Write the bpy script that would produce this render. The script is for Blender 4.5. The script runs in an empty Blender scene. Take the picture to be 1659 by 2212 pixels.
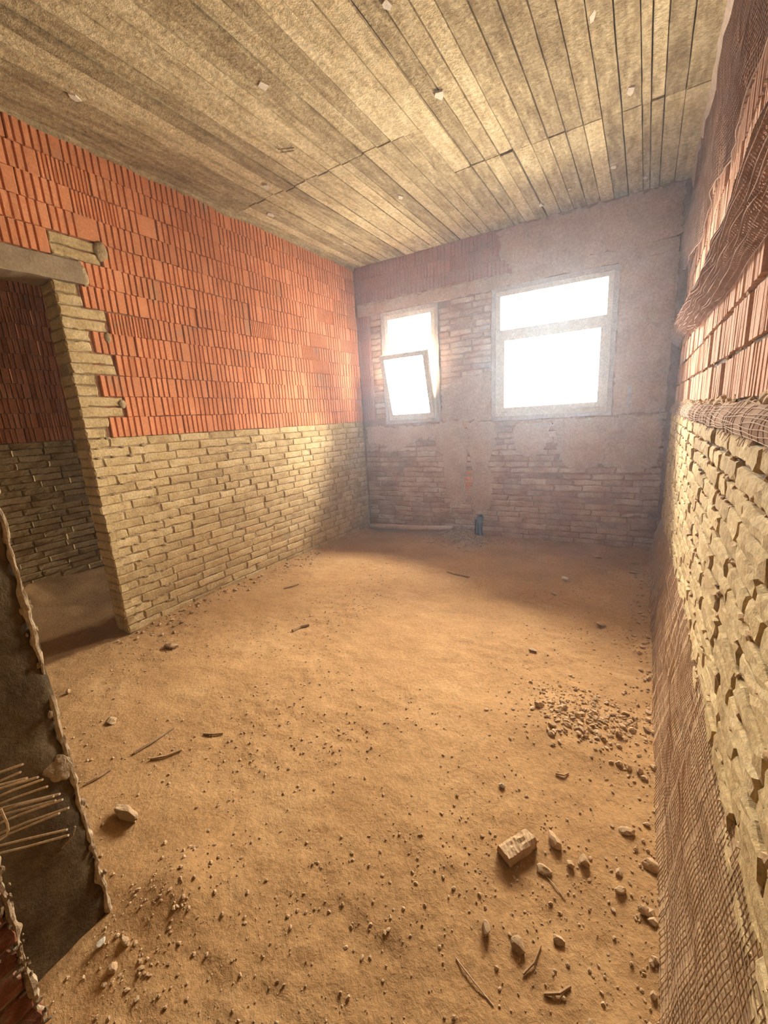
import bpy, bmesh, math, random
import numpy as np
from mathutils import Vector, Matrix, noise
random.seed(7); rng = np.random.default_rng(7)
scene = bpy.context.scene
col = scene.collection
# ------------------------------------------------------------------ camera
F_PX, FRAME_H = 876.364, 2212.0
CAM_Z = 1.3316
yaw, pitch, roll = math.radians(32.7673), math.radians(12.84), math.radians(-3.448)
fwd = Vector((-math.sin(yaw)*math.cos(pitch), math.cos(yaw)*math.cos(pitch), -math.sin(pitch)))
r0 = Vector((math.cos(yaw), math.sin(yaw), 0)); u0 = r0.cross(fwd)
rgt = r0*math.cos(roll)+u0*math.sin(roll); upv = -r0*math.sin(roll)+u0*math.cos(roll)
cam_d = bpy.data.cameras.new('camera'); cam = bpy.data.objects.new('camera', cam_d); col.objects.link(cam)
cam_d.sensor_fit = 'VERTICAL'; cam_d.sensor_height = 36.0; cam_d.sensor_width = 27.0
cam_d.lens = F_PX/FRAME_H*36.0; cam_d.clip_start = 0.02
cam.matrix_world = Matrix(((rgt.x, upv.x, -fwd.x, 0), (rgt.y, upv.y, -fwd.y, 0), (rgt.z, upv.z, -fwd.z, CAM_Z), (0, 0, 0, 1)))
scene.camera = cam
# ------------------------------------------------------------------ sky, exposure
w = bpy.data.worlds.new('overcast_sky'); scene.world = w; w.use_nodes = True
bg = w.node_tree.nodes['Background']
bg.inputs[1].default_value = 50.0
# standard overcast sky: three times brighter overhead than at the horizon; dim ground below
wn_ = w.node_tree.nodes; wl_ = w.node_tree.links
tc_ = wn_.new('ShaderNodeTexCoord'); sp_ = wn_.new('ShaderNodeSeparateXYZ'); wl_.new(tc_.outputs['Generated'], sp_.inputs[0])
rp_ = wn_.new('ShaderNodeValToRGB'); ma_ = wn_.new('ShaderNodeMapRange'); ma_.inputs['From Min'].default_value = -1; wl_.new(sp_.outputs['Z'], ma_.inputs['Value']); wl_.new(ma_.outputs[0], rp_.inputs[0])
cr_ = rp_.color_ramp
while len(cr_.elements) > 1: cr_.elements.remove(cr_.elements[-1])
cr_.elements[0].position = 0.0; cr_.elements[0].color = (.32, .29, .235, 1)
for p_, v_ in ((.495, .32), (.505, .36), (1.0, 1.0)):
    e_ = cr_.elements.new(p_); e_.color = (v_, v_*.955, v_*.875, 1)
wl_.new(rp_.outputs[0], bg.inputs[0])
vs = scene.view_settings
vs.view_transform = 'Standard'; vs.look = 'None'; vs.gamma = 1.0; vs.exposure = 2.18; vs.use_curve_mapping = False
scene.cycles.max_bounces = 4; scene.cycles.diffuse_bounces = 3; scene.cycles.glossy_bounces = 2; scene.cycles.transparent_max_bounces = 8
scene.cycles.sample_clamp_indirect = 8.0; scene.cycles.use_light_tree = False
# ------------------------------------------------------------------ room measures
A = 2.8863            # left wall face at x = -A
H = 3.0               # ceiling
YB = 4.1405           # back wall at the left corner
AB = math.radians(3.7025)
YE = 1.172            # end of the left wall (opening)
TL = 0.175            # left wall thickness
XR, XU = 0.190, 0.212 # right wall: lower face, upper face
YN, YN0 = 0.295, 0.09 # near wall: room side, corridor side
XJ = -1.19            # jamb face
XADJ = -4.75; YCOR = -2.6
be = Vector((math.cos(AB), math.sin(AB), 0)); bn = Vector((-math.sin(AB), math.cos(AB), 0))
def bk(t, z, d=0.0):
    v = Vector((-A, YB, 0))+be*t-bn*d; v.z = z; return v
WIN1 = (0.326, 0.990, 1.277, 2.473); WIN2 = (1.556, 2.627, 1.253, 2.490)
def portal(name, loc, rot, sx, sy):
    l = bpy.data.lights.new(name, 'AREA'); l.shape = 'RECTANGLE'; l.size = sx; l.size_y = sy
    l.cycles.is_portal = True
    o = bpy.data.objects.new(name, l); col.objects.link(o); o.location = loc; o.rotation_euler = rot; o['kind'] = 'helper'
for n, W_ in (('sky_portal', WIN1), ('sky_portal', WIN2)):
    portal(n, bk((W_[0]+W_[1])/2, (W_[2]+W_[3])/2, -0.16), (math.radians(-90), 0, AB), W_[1]-W_[0], W_[3]-W_[2])
portal('sky_portal', (-4.375, YCOR-0.21, 1.55), (math.radians(90), 0, 0), 0.55, .70)

# ------------------------------------------------------------------ helpers
def tag(o, label=None, cat=None, group=None, kind=None):
    if label: o['label'] = label
    if cat: o['category'] = cat
    if group: o['group'] = group
    if kind: o['kind'] = kind
    return o
def link(name, me, mat=None, parent=None, loc=None, rot=None, scale=None):
    o = bpy.data.objects.new(name, me); col.objects.link(o)
    if mat is not None and not me.materials: me.materials.append(mat)
    if parent is not None: o.parent = parent
    if loc is not None: o.location = loc
    if rot is not None: o.rotation_euler = rot
    if scale is not None: o.scale = scale
    return o
def mesh(name, V, Fc, smooth=False):
    me = bpy.data.meshes.new(name); me.from_pydata([tuple(v) for v in V], [], [tuple(f) for f in Fc]); me.update()
    if smooth:
        me.polygons.foreach_set('use_smooth', [True]*len(me.polygons))
    return me
class MB:
    def __init__(s): s.v = []; s.f = []
    def add(s, V, Fc):
        n = len(s.v); s.v.extend([tuple(v) for v in V]); s.f.extend([tuple(i+n for i in f) for f in Fc])
    def box(s, a, b, fn=None):
        (x0, y0, z0), (x1, y1, z1) = a, b
        V = [(x0,y0,z0),(x1,y0,z0),(x1,y1,z0),(x0,y1,z0),(x0,y0,z1),(x1,y0,z1),(x1,y1,z1),(x0,y1,z1)]
        if fn: V = [fn(*v) for v in V]
        s.add(V, [(3,2,1,0),(4,5,6,7),(0,1,5,4),(1,2,6,5),(2,3,7,6),(3,0,4,7)])
    def grid(s, P):          # P[i][j] points
        n = len(P); m = len(P[0])
        s.add([p for r in P for p in r], [(i*m+j, (i+1)*m+j, (i+1)*m+j+1, i*m+j+1) for i in range(n-1) for j in range(m-1)])
    def tube(s, pts, r, k=4, r1=None):
        pts = [Vector(p) for p in pts]; n = len(pts); V = []
        for i, p in enumerate(pts):
            d = (pts[min(i+1, n-1)]-pts[max(i-1, 0)]).normalized()
            a = d.cross(Vector((0, 0, 1)) if abs(d.z) < 0.9 else Vector((1, 0, 0))).normalized(); b = d.cross(a)
            rr = r if r1 is None else r+(r1-r)*i/(n-1)
            for q in range(k):
                t = 2*math.pi*q/k; V.append(p+(a*math.cos(t)+b*math.sin(t))*rr)
        Fc = [(i*k+q, i*k+(q+1) % k, (i+1)*k+(q+1) % k, (i+1)*k+q) for i in range(n-1) for q in range(k)]
        Fc += [tuple(range(k-1, -1, -1)), tuple(range((n-1)*k, n*k))]
        s.add(V, Fc)
    def build(s, name, mat, parent=None, smooth=False, **kw): return link(name, mesh(name, s.v, s.f, smooth), mat, parent, **kw)
def ico(sub):
    bm = bmesh.new(); bmesh.ops.create_icosphere(bm, subdivisions=sub, radius=1.0)
    bm.verts.ensure_lookup_table()
    V = np.array([v.co[:] for v in bm.verts]); Fc = [tuple(v.index for v in f.verts) for f in bm.faces]; bm.free()
    return V, Fc
ICO = {1: ico(1), 2: ico(2), 3: ico(3)}
def stone(sub, sx, sy, sz, seed, rough=0.35, angular=0.0):
    V, Fc = ICO[sub]; r = np.random.default_rng(seed); off = Vector(r.uniform(-50, 50, 3))
    V = V.copy()
    if angular:                      # cut by planes: chipped faces
        for _ in range(9):
            d = r.normal(size=3); d /= np.linalg.norm(d); c = r.uniform(0.45, 0.8); k = V@d
            V = V-np.outer(np.maximum(k-c, 0)*angular, d)
    V = np.array([np.array(v)*(1+rough*noise.noise(Vector(v)*1.7+off)) for v in V])
    return V*np.array([sx, sy, sz]), Fc
def nz(x, y, z=0.0, s=1.0): return noise.noise(Vector((x*s, y*s, z*s)))
def fbm(x, y, z, s, o=4): return noise.fractal(Vector((x*s, y*s, z*s)), 1.0, 2.1, o)

# ------------------------------------------------------------------ materials
def material(name, cols, scale=8.0, bump=0.3, bscale=60.0, rough=0.95, vary=0.15, stretch=(1, 1, 1), dist=0.01, detail=4, obj_mix=None, grain=(.78, 1.16)):
    """cols: list of (pos, rgb) for a noise ramp; vary: brightness change from piece to piece"""
    m = bpy.data.materials.new(name); m.use_nodes = True; nt = m.node_tree; N = nt.nodes; L = nt.links
    b = N['Principled BSDF']; b.inputs['Roughness'].default_value = rough; b.inputs['Specular IOR Level'].default_value = 0.15
    geo = N.new('ShaderNodeNewGeometry'); mp = N.new('ShaderNodeMapping'); mp.inputs['Scale'].default_value = stretch
    L.new(geo.outputs['Position'], mp.inputs['Vector'])
    n1 = N.new('ShaderNodeTexNoise'); n1.inputs['Scale'].default_value = scale; n1.inputs['Detail'].default_value = detail; n1.inputs['Roughness'].default_value = 0.65
    L.new(mp.outputs[0], n1.inputs['Vector'])
    oi = N.new('ShaderNodeObjectInfo')
    rp = N.new('ShaderNodeValToRGB'); e = rp.color_ramp.elements
    while len(e) < len(cols): e.new(0.5)
    for el, (p, c) in zip(e, cols): el.position = p; el.color = (c[0]*.86, c[1]*.84, c[2]*.82, 1)
    if obj_mix:
        ad = N.new('ShaderNodeMath'); ad.operation = 'MULTIPLY_ADD'; ad.inputs[1].default_value = obj_mix; 
        sub = N.new('ShaderNodeMath'); sub.operation = 'SUBTRACT'; sub.inputs[1].default_value = 0.5
        L.new(oi.outputs['Random'], sub.inputs[0]); L.new(sub.outputs[0], ad.inputs[0]); L.new(n1.outputs['Fac'], ad.inputs[2]); L.new(ad.outputs[0], rp.inputs[0])
    else: L.new(n1.outputs['Fac'], rp.inputs[0])
    # fine grain multiplies
    n2 = N.new('ShaderNodeTexNoise'); n2.inputs['Scale'].default_value = bscale; n2.inputs['Detail'].default_value = 5; n2.inputs['Roughness'].default_value = 0.7
    L.new(geo.outputs['Position'], n2.inputs['Vector'])
    mr = N.new('ShaderNodeMapRange'); mr.inputs['From Min'].default_value = 0.3; mr.inputs['From Max'].default_value = 0.7; mr.inputs['To Min'].default_value = grain[0]; mr.inputs['To Max'].default_value = grain[1]
    L.new(n2.outputs['Fac'], mr.inputs['Value'])
    mv = N.new('ShaderNodeMapRange'); mv.inputs['To Min'].default_value = 1-vary; mv.inputs['To Max'].default_value = 1+vary*0.6
    L.new(oi.outputs['Random'], mv.inputs['Value'])
    mu = N.new('ShaderNodeMath'); mu.operation = 'MULTIPLY'; L.new(mr.outputs[0], mu.inputs[0]); L.new(mv.outputs[0], mu.inputs[1])
    mx = N.new('ShaderNodeVectorMath'); mx.operation = 'SCALE'; L.new(rp.outputs[0], mx.inputs[0]); L.new(mu.outputs[0], mx.inputs['Scale'])
    L.new(mx.outputs[0], b.inputs['Base Color'])
    bp = N.new('ShaderNodeBump'); bp.inputs['Strength'].default_value = bump; bp.inputs['Distance'].default_value = dist
    L.new(n2.outputs['Fac'], bp.inputs['Height']); L.new(bp.outputs[0], b.inputs['Normal'])
    return m
M = {}
M['tan'] = material('tan_brick', [(0.25, (.50, .345, .155)), (0.5, (.66, .49, .235)), (0.75, (.77, .61, .34))], 9, .5, 70, vary=.09, obj_mix=.16, dist=.008, grain=(.66, 1.2))
M['mortar'] = material('tan_mortar', [(0.3, (.42, .29, .14)), (0.7, (.55, .41, .22))], 14, .8, 80, vary=0, dist=.012, grain=(.66, 1.2))
M['red'] = material('red_hollow_clay', [(0.2, (.50, .33, .19)), (0.35, (.72, .30, .135)), (0.55, (.80, .325, .145)), (0.8, (.84, .41, .21))], 6, .35, 90, vary=.07, obj_mix=.13, dist=.004)
M['red_mortar'] = material('dusty_red_mortar', [(0.3, (.30, .12, .06)), (0.6, (.42, .22, .12))], 14, .6, 80, vary=0, dist=.01)
M['redR'] = material('pale_hollow_clay', [(0.2, (.46, .29, .19)), (0.36, (.68, .40, .25)), (0.55, (.76, .46, .30)), (0.8, (.80, .58, .41))], 7, .3, 110, vary=.08, obj_mix=.15, dist=.004)
M['grey_mortar'] = material('grey_brown_mortar', [(0.3, (.20, .145, .10)), (0.7, (.36, .28, .20))], 20, .8, 90, vary=.1, dist=.012)
M['dirt'] = material('ochre_dirt_floor', [(0.25, (.35, .195, .077)), (0.5, (.45, .258, .104)), (0.75, (.54, .333, .147))], 2.2, .5, 60, vary=0, detail=6, dist=.012, grain=(.74, 1.18))
M['stone'] = material('dusty_mortar_chip', [(0.3, (.46, .29, .145)), (0.7, (.62, .44, .25))], 20, .5, 120, vary=.15, dist=.004)
M['board'] = material('board_marked_concrete', [(0.26, (.30, .215, .105)), (0.42, (.46, .355, .19)), (0.56, (.60, .485, .275)), (0.74, (.74, .62, .385))], 13, .8, 42, vary=.16, stretch=(1.7, .36, 1), obj_mix=.24, dist=.014, detail=8, grain=(.62, 1.26))
M['joint'] = material('ceiling_joint_concrete', [(0.3, (.12, .085, .05)), (0.7, (.24, .18, .11))], 12, .6, 60, vary=0)
M['chip'] = material('white_plaster_chip', [(0.3, (.66, .58, .44)), (0.7, (.78, .71, .58))], 30, .3, 120, vary=.1)
M['plaster'] = material('thin_grey_plaster', [(0.3, (.53, .345, .215)), (0.7, (.64, .44, .285))], 5, .3, 60, vary=.05, dist=.006)
M['backbrick'] = material('smeared_back_brick', [(0.25, (.46, .235, .13)), (0.5, (.58, .36, .21)), (0.75, (.70, .50, .32))], 5, .6, 70, vary=.10, obj_mix=.18, dist=.008)
M['backred'] = material('smeared_back_clay', [(0.3, (.50, .28, .20)), (0.6, (.58, .27, .18)), (0.8, (.58, .38, .29))], 5, .4, 80, vary=.06, dist=.006)
M['backmortar'] = material('back_wall_mortar', [(0.3, (.38, .215, .125)), (0.7, (.52, .33, .20))], 7, .7, 50, vary=0, dist=.012)
M['concrete'] = material('lintel_concrete', [(0.3, (.34, .25, .15)), (0.7, (.44, .335, .20))], 9, .4, 70, vary=.05, dist=.006)
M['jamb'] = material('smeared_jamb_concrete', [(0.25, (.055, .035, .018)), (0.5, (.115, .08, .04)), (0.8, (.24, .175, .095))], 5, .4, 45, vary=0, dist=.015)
M['jambred'] = material('old_red_brick', [(0.3, (.20, .075, .04)), (0.52, (.31, .125, .07)), (0.66, (.42, .29, .175))], 22, .6, 80, vary=.15, dist=.006)
M['pale_mortar'] = material('pale_mortar_smear', [(0.3, (.30, .20, .11)), (0.7, (.46, .345, .21))], 18, .8, 70, vary=0, dist=.012)
M['net'] = material('brown_netting_thread', [(0.3, (.36, .235, .17)), (0.7, (.54, .39, .30))], 12, .2, 200, vary=.05)
M['net_fold'] = material('light_brown_netting_thread', [(0.3, (.50, .34, .25)), (0.7, (.70, .52, .41))], 12, .2, 200, vary=.05)
M['net_pale'] = material('pale_netting_thread', [(0.3, (.58, .40, .25)), (0.7, (.70, .53, .36))], 12, .2, 200, vary=.05)
M['net_dust'] = material('dust_caked_netting', [(0.25, (.48, .30, .15)), (0.5, (.61, .415, .22)), (0.8, (.70, .51, .30))], 11, .5, 90, vary=0, dist=.01)
M['net_dark'] = material('dark_brown_netting', [(0.3, (.36, .20, .105)), (0.7, (.48, .29, .165))], 11, .5, 100, vary=0, dist=.008)  # dark brown base sheet under the pale ledge threads
M['frame'] = material('cream_window_frame', [(0.3, (.66, .56, .44)), (0.7, (.76, .67, .55))], 14, .12, 60, rough=.55, vary=.03, dist=.003)
M['surround'] = material('rough_plaster_surround', [(0.3, (.52, .40, .30)), (0.7, (.64, .52, .41))], 16, .7, 60, vary=.03, dist=.01)
M['pipe'] = material('dusty_pink_pipe', [(0.3, (.56, .40, .32)), (0.7, (.68, .52, .43))], 14, .15, 60, rough=.7, vary=0)
M['black'] = material('hole_black', [(0.3, (.03, .018, .012)), (0.7, (.10, .06, .04))], 14, .2, 60, rough=.8, vary=0)
M['edge'] = material('lit_mortar_edge', [(0.3, (.34, .235, .13)), (0.7, (.60, .46, .29))], 26, .7, 90, vary=0, dist=.008)  # crumbly mortar, coloured paler for the light its corner catches
M['steel'] = material('rust_dusted_rod', [(0.3, (.50, .35, .20)), (0.7, (.66, .50, .31))], 40, .2, 160, rough=.7, vary=.15)
M['wood'] = material('dry_wood_stick', [(0.3, (.36, .215, .10)), (0.7, (.52, .345, .18))], 30, .3, 90, vary=.15)
gl = bpy.data.materials.new('window_glass'); gl.use_nodes = True; nt = gl.node_tree; nt.nodes.remove(nt.nodes['Principled BSDF'])
tr = nt.nodes.new('ShaderNodeBsdfTransparent'); gs = nt.nodes.new('ShaderNodeBsdfGlossy'); gs.inputs['Roughness'].default_value = .05
fr = nt.nodes.new('ShaderNodeFresnel'); fr.inputs[0].default_value = 1.45; mxs = nt.nodes.new('ShaderNodeMixShader')
nt.links.new(fr.outputs[0], mxs.inputs[0]); nt.links.new(tr.outputs[0], mxs.inputs[1]); nt.links.new(gs.outputs[0], mxs.inputs[2])
nt.links.new(mxs.outputs[0], nt.nodes['Material Output'].inputs[0]); M['glass'] = gl

# ------------------------------------------------------------------ piece meshes (shared)
def brick_mesh(L, Hh, D, seed, jit=.003, cham=.006, nx=4, nzz=2):
    r = np.random.default_rng(seed); V = []; Fc = []
    # front grid at y=0 inset by chamfer, outer ring at y=cham, back at y=D
    xs = np.linspace(-L/2+cham, L/2-cham, nx+1); zs = np.linspace(-Hh/2+cham, Hh/2-cham, nzz+1)
    idx = {}
    for i, x in enumerate(xs):
        for j, z in enumerate(zs):
            edge = i in (0, nx) or j in (0, nzz)
            idx[i, j] = len(V); V.append((x+r.normal()*jit*(1 if edge else .3), r.normal()*jit*.28+(abs(r.normal())*jit*.6 if edge else 0), z+r.normal()*jit*.8))
    for i in range(nx):
        for j in range(nzz): Fc.append((idx[i, j], idx[i+1, j], idx[i+1, j+1], idx[i, j+1]))
    ring = [(i, 0) for i in range(nx+1)]+[(nx, j) for j in range(1, nzz+1)]+[(i, nzz) for i in range(nx-1, -1, -1)]+[(0, j) for j in range(nzz-1, 0, -1)]
    o1 = []; o2 = []
    for (i, j) in ring:
        fx = -1 if i == 0 else (1 if i == nx else 0); fz = -1 if j == 0 else (1 if j == nzz else 0)
        x, y, z = V[idx[i, j]]
        o1.append(len(V)); V.append((x+fx*cham, cham+abs(r.normal())*jit, z+fz*cham))
    for q, (i, j) in enumerate(ring):
        x, y, z = V[o1[q]]; o2.append(len(V)); V.append((x, D, z))
    n = len(ring)
    for q in range(n):
        a, b = idx[ring[q]], idx[ring[(q+1) % n]]
        Fc.append((b, a, o1[q], o1[(q+1) % n])); Fc.append((o1[(q+1) % n], o1[q], o2[q], o2[(q+1) % n]))
    Fc.append(tuple(reversed(o2)))
    return mesh('brick', V, Fc)
def block_mesh(L, Hh, D, spec, seed, gd=.011):
    """hollow clay block: spec = list of groove centre positions and widths along the front"""
    r = np.random.default_rng(seed)
    prof = [(-L/2, .006), (-L/2+.004, 0)]
    for c, wd in spec:
        y0 = r.normal()*.0007
        prof += [(c-wd/2-.002, y0+.0005), (c-wd/2+.001, gd), (c+wd/2-.001, gd), (c+wd/2+.002, y0+.0005)]
        prof += []
    prof += [(L/2-.004, 0), (L/2, .006)]
    n = len(prof); V = []; Fc = []
    for z in (-Hh/2, Hh/2):
        for (x, y) in prof: V.append((x, y+r.normal()*.0006, z+(r.normal()*.0012)))
    V += [(L/2, D, -Hh/2), (-L/2, D, -Hh/2), (L/2, D, Hh/2), (-L/2, D, Hh/2)]
    for i in range(n-1): Fc.append((i, i+1, n+i+1, n+i))
    a, b, c, d = 2*n, 2*n+1, 2*n+2, 2*n+3
    Fc += [(n-1, a, c, 2*n-1), (b, 0, n, d), (a, b, d, c)]
    Fc.append(tuple(list(range(n-1, -1, -1))+[b, a])); Fc.append(tuple(list(range(n, 2*n))+[c, d]))
    return mesh('hollow_block', V, Fc)
def blocks(L, Hh, D, seed, gd=.011):
    p = L/6.2; w5 = .0085
    v = []
    for k in range(3):      # five ribs and one flat field
        s0 = -L/2+.03+.004*k
        v.append(block_mesh(L, Hh, D, [(s0+i*.0385, w5) for i in range(5)], seed+k, gd))
    v.append(block_mesh(L, Hh, D, [(-L/2+.03+i*.037, w5) for i in range(2)]+[(-L/2+.14+i*.037, w5) for i in range(3)], seed+4, gd))
    v.append(block_mesh(L, Hh, D, [(-L/2+.02+i*.0205, .005) for i in range(11)], seed+5, gd*.8))   # finely ribbed
    v.append(block_mesh(L, Hh, D, [(-L/2+.035+i*.04, w5) for i in range(3)], seed+6, gd))
    return v
ROT = {'left': (0, 0, math.pi/2), 'right': (0, 0, -math.pi/2), 'back': (0, 0, AB)}
def setm(ml, m):
    for x in ml: x.materials.append(m)
    return ml

# ================================================================== FLOOR
def fh(x, y):
    g = max(0, .35+.9*nz(x, y, 20, 1.4)); z = .012*fbm(x, y, 0, 1.1, 5)+.007*fbm(x, y, 3, 6.0, 4)+(.002+.0055*g)*nz(x, y, 9, 22)+(.0004+.0022*g)*nz(x, y, 12, 48)
    z += .05*math.exp(-max(0, x+A)/.07)*max(0, .35+.7*nz(x, y, 1, 3.3))*(1 if y > YE else 0)
    z += .035*math.exp(-max(0, (XR-.03)-x)/.06)*max(0, .5+.6*nz(x, y, 2, 4.0))
    z += .03*math.exp(-max(0, YB+.06*(x+A)-y)/.10)*max(0, .4+.7*nz(x, y, 4, 4.0))
    for (cx_, cy_, r_, h_) in ((-1.69, 4.10, .16, .075), (-1.45, 3.85, .22, .02), (-.14, 1.72, .20, .018), (-1.08, .42, .10, .05), (-1.10, .25, .10, .02)):
        z += h_*math.exp(-((x-cx_)**2+(y-cy_)**2)/r_**2)
    return z
def floor_part(name, x0, x1, y0, y1, st, parent=None):
    nx = int((x1-x0)/st)+1; ny = int((y1-y0)/st)+1
    mb = MB(); mb.grid([[(x0+(x1-x0)*i/(nx-1), y0+(y1-y0)*j/(ny-1), fh(x0+(x1-x0)*i/(nx-1), y0+(y1-y0)*j/(ny-1))) for j in range(ny)] for i in range(nx)])
    return mb.build(name, M['dirt'], parent, smooth=True)
fl = tag(floor_part('floor', -A-.10, XU+.05, 0.0, 4.42, .016), 'ochre dirt floor strewn with crumbs of mortar', kind='structure')
f2 = tag(floor_part('floor_adjoining', XADJ-.05, -A+.06, YCOR, 4.4, .045), 'dusty floor of the adjoining room beyond the opening', kind='structure')
f3 = tag(floor_part('floor_corridor', -A-.02, XU+.05, YCOR, 0.05, .06), 'dirt floor on the near side of the doorway', kind='structure')

f2.location.z = -.012; f3.location.z = -.012
gb = MB(); gb.box((XADJ-.3, YCOR-.3, -.30), (XU+.35, YB+.6, -.06)); tag(gb.build('leak_blocker', M['joint']), 'unseen slab added to block light leaking between the floors', kind='structure')  # added below the floors so no sky light leaks through their gaps
# ================================================================== CEILING of board-marked concrete
cb = MB(); cb.box((XADJ-.3, YCOR-.3, H+.006), (XU+.35, YB+.55, H+.25))
ceil = tag(cb.build('ceiling', M['joint']), 'board-marked concrete ceiling slab', kind='structure')
def plank_mesh(W_, L_, seed):
    r = np.random.default_rng(seed); n = max(6, int(L_/.12)); o = float(r.uniform(0, 90))
    mb = MB(); P = []
    for i in range(n+1):
        y = L_*i/n; j1 = .003*nz(y, o, 0, 5); j2 = .003*nz(y, o+9, 0, 5)
        P.append([(-W_/2+.0015+j1, y, .012), (-W_/2+.0035+j1, y, .002*nz(y, o, 4, 3)), (0, y, .002*nz(y, o, 6, 3)), (W_/2-.0035+j2, y, .002*nz(y, o, 8, 3)), (W_/2-.0015+j2, y, .012)])
    mb.grid(P); 
    e0 = [(x, y, z) for (x, y, z) in P[0]]; e1 = P[-1]
    mb.add(e0, [(0, 1, 2, 3, 4)]); mb.add(e1, [(4, 3, 2, 1, 0)])
    return mesh('plank_imprint', mb.v, mb.f)
edges = [.205, .068, -.029, -.092, -.136, -.236, -.336, -.437, -.537, -.638, -.739, -.850, -.937, -1.035, -1.130, -1.250, -1.346, -1.442, -1.543, -1.644, -1.764, -1.826, -1.93, -2.027, -2.131, -2.235, -2.335, -2.44, -2.53, -2.628, -2.71, -2.80, -2.89]
for k in range(len(edges)-1):
    xa, xb = edges[k], edges[k+1]; xc = (xa+xb)/2; Wd = xa-xb
    if xc > -1.25: cuts = [-.2, 1.05+.6*random.random() if k % 5 == 0 else None, 3.12+.07*(xc+1.25)+random.uniform(-.012, .012), 4.45]
    else: cuts = [-.2, 2.555+.02*(xc+2.4)+random.uniform(-.012, .012), 4.45]
    cuts = [c for c in cuts if c is not None]
    for a, b in zip(cuts, cuts[1:]):
        dz = random.choice([0, 0, .002, .004, -.003, -.006])
        o = link('plank_imprint', plank_mesh(Wd, b-a-.010, 100+k), M['board'], ceil, (xc, a, H-.006+dz))
        if random.random() < .5: o.scale = (-1, 1, 1) if False else (1, 1, 1)
# white plaster chips stuck to the ceiling
chips = [(-1.726, 1.813, .032), (-1.039, 2.407, .036), (-1.017, 1.832, .03), (-.31, 2.412, .034), (-.187, 3.02, .03), (-2.659, 2.719, .04), (-1.708, 3.165, .032), (-2.532, 1.302, .03), (-2.391, 2.429, .034), (-.855, 4.015, .03), (-.311, 3.783, .026), (-.119, 4.102, .026), (-1.989, 4.30, .028), (-2.55, 3.55, .02), (-1.93, 4.16, .026), (-.62, 3.9, .02)]
for i, (x, y, s) in enumerate(chips):
    r = np.random.default_rng(i); n = 5 if i % 3 else 4; mb = MB(); a0 = r.uniform(0, 6)
    ang = [a0+2*math.pi*(q+r.uniform(-.2, .2))/n for q in range(n)]; rr = [s*r.uniform(.6, 1.1) for _ in range(n)]
    lo = [(rr[q]*math.cos(ang[q])*.8, rr[q]*math.sin(ang[q])*1.2, -.004+r.normal()*.0008) for q in range(n)]
    hi = [(v[0]*1.05, v[1]*1.05, .004) for v in lo]
    mb.add(lo+hi, [tuple(range(n-1, -1, -1))]+[(q, (q+1) % n, n+(q+1) % n, n+q) for q in range(n)])
    mb.build('plaster_chip', M['chip'], ceil, loc=(x, y, H-.009))
# crossed gouge marks
mb = MB()
for (a, b) in (((-.05, .01), (.03, .05)), ((-.04, -.02), (.05, .03)), ((-.015, -.05), (-.03, .02)), ((.012, -.05), (.0, .03))):
    mb.tube([(a[0], a[1], 0), (b[0], b[1], 0)], .003, 4)
mb.build('scratch_mark', M['pale_mortar'], ceil, loc=(-1.994, 2.219, H-.006))

# ================================================================== LEFT WALL
lw = MB()
RC = .006
lw.box((-A-TL+.01, YE+.008, -.05), (-A-RC, YB+.05, 1.316)); lw.box((-A-TL+.01, YE+.008, 1.316), (-A-.0145, YB+.05, H+.02))                  # body
lw.box((-A-TL+.01, YN-.1, 2.33), (-A-.0145, YE+.02, H+.02))                    # over the opening
lw.box((-A-TL+.01, YN-.1, -.05), (-A-RC, .36, 2.33))                        # near stub
wl = tag(lw.build('wall_left', M['mortar']), 'left wall, tan brick below and red hollow blocks above', kind='structure')
CH = 1.318/22; BP = .247
tanv = setm([brick_mesh(.238, .0535, .05, s, .0026, .0045, 6, 2) for s in range(8)], M['tan'])
tanh = setm([brick_mesh(.116, .0535, .05, 50+s, .0026, .0045, 3, 2) for s in range(4)], M['tan'])
def place(name, me, wall, parent, u, z, d=0, sx=1, sz=1, tilt=0, x=None):
    j = (random.gauss(0, .003), random.gauss(0, .0012))
    if wall == 'left': loc = ((-A if x is None else x)+d, u, z)
    elif wall == 'right': loc = ((XR if x is None else x)-d, u, z)
    else: loc = bk(u, z, d)
    o = link(name, me, None, parent, loc); R = ROT[wall]
    o.rotation_euler = (0, tilt, R[2]+random.gauss(0, .006)); o.scale = (sx, 1, sz); return o
for c in range(22):
    z = (c+.5)*CH; y = YE
    first = True
    off = [0, .5, .25, .75][c % 4] if c % 3 else (.5 if c % 2 else 0)
    while y < YB-.02:
        L_ = BP*random.uniform(.9, 1.08)
        if first and off: L_ = BP*(1-off) if off < .7 else BP*.5
        first = False
        if random.random() < .12: L_ *= .55
        L_ = min(L_, YB+.004-y)
        if YB-(y+L_) < .06: L_ = YB+.004-y
        half = L_ < .17
        me = random.choice(tanh if half else tanv); base = .116 if half else .238
        place('brick', me, 'left', wl, y+L_/2, z+random.gauss(0, .0012), random.gauss(0, .0016), (L_-.008)/base, random.uniform(.97, 1.05), random.gauss(0, .004))
        y += L_
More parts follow.
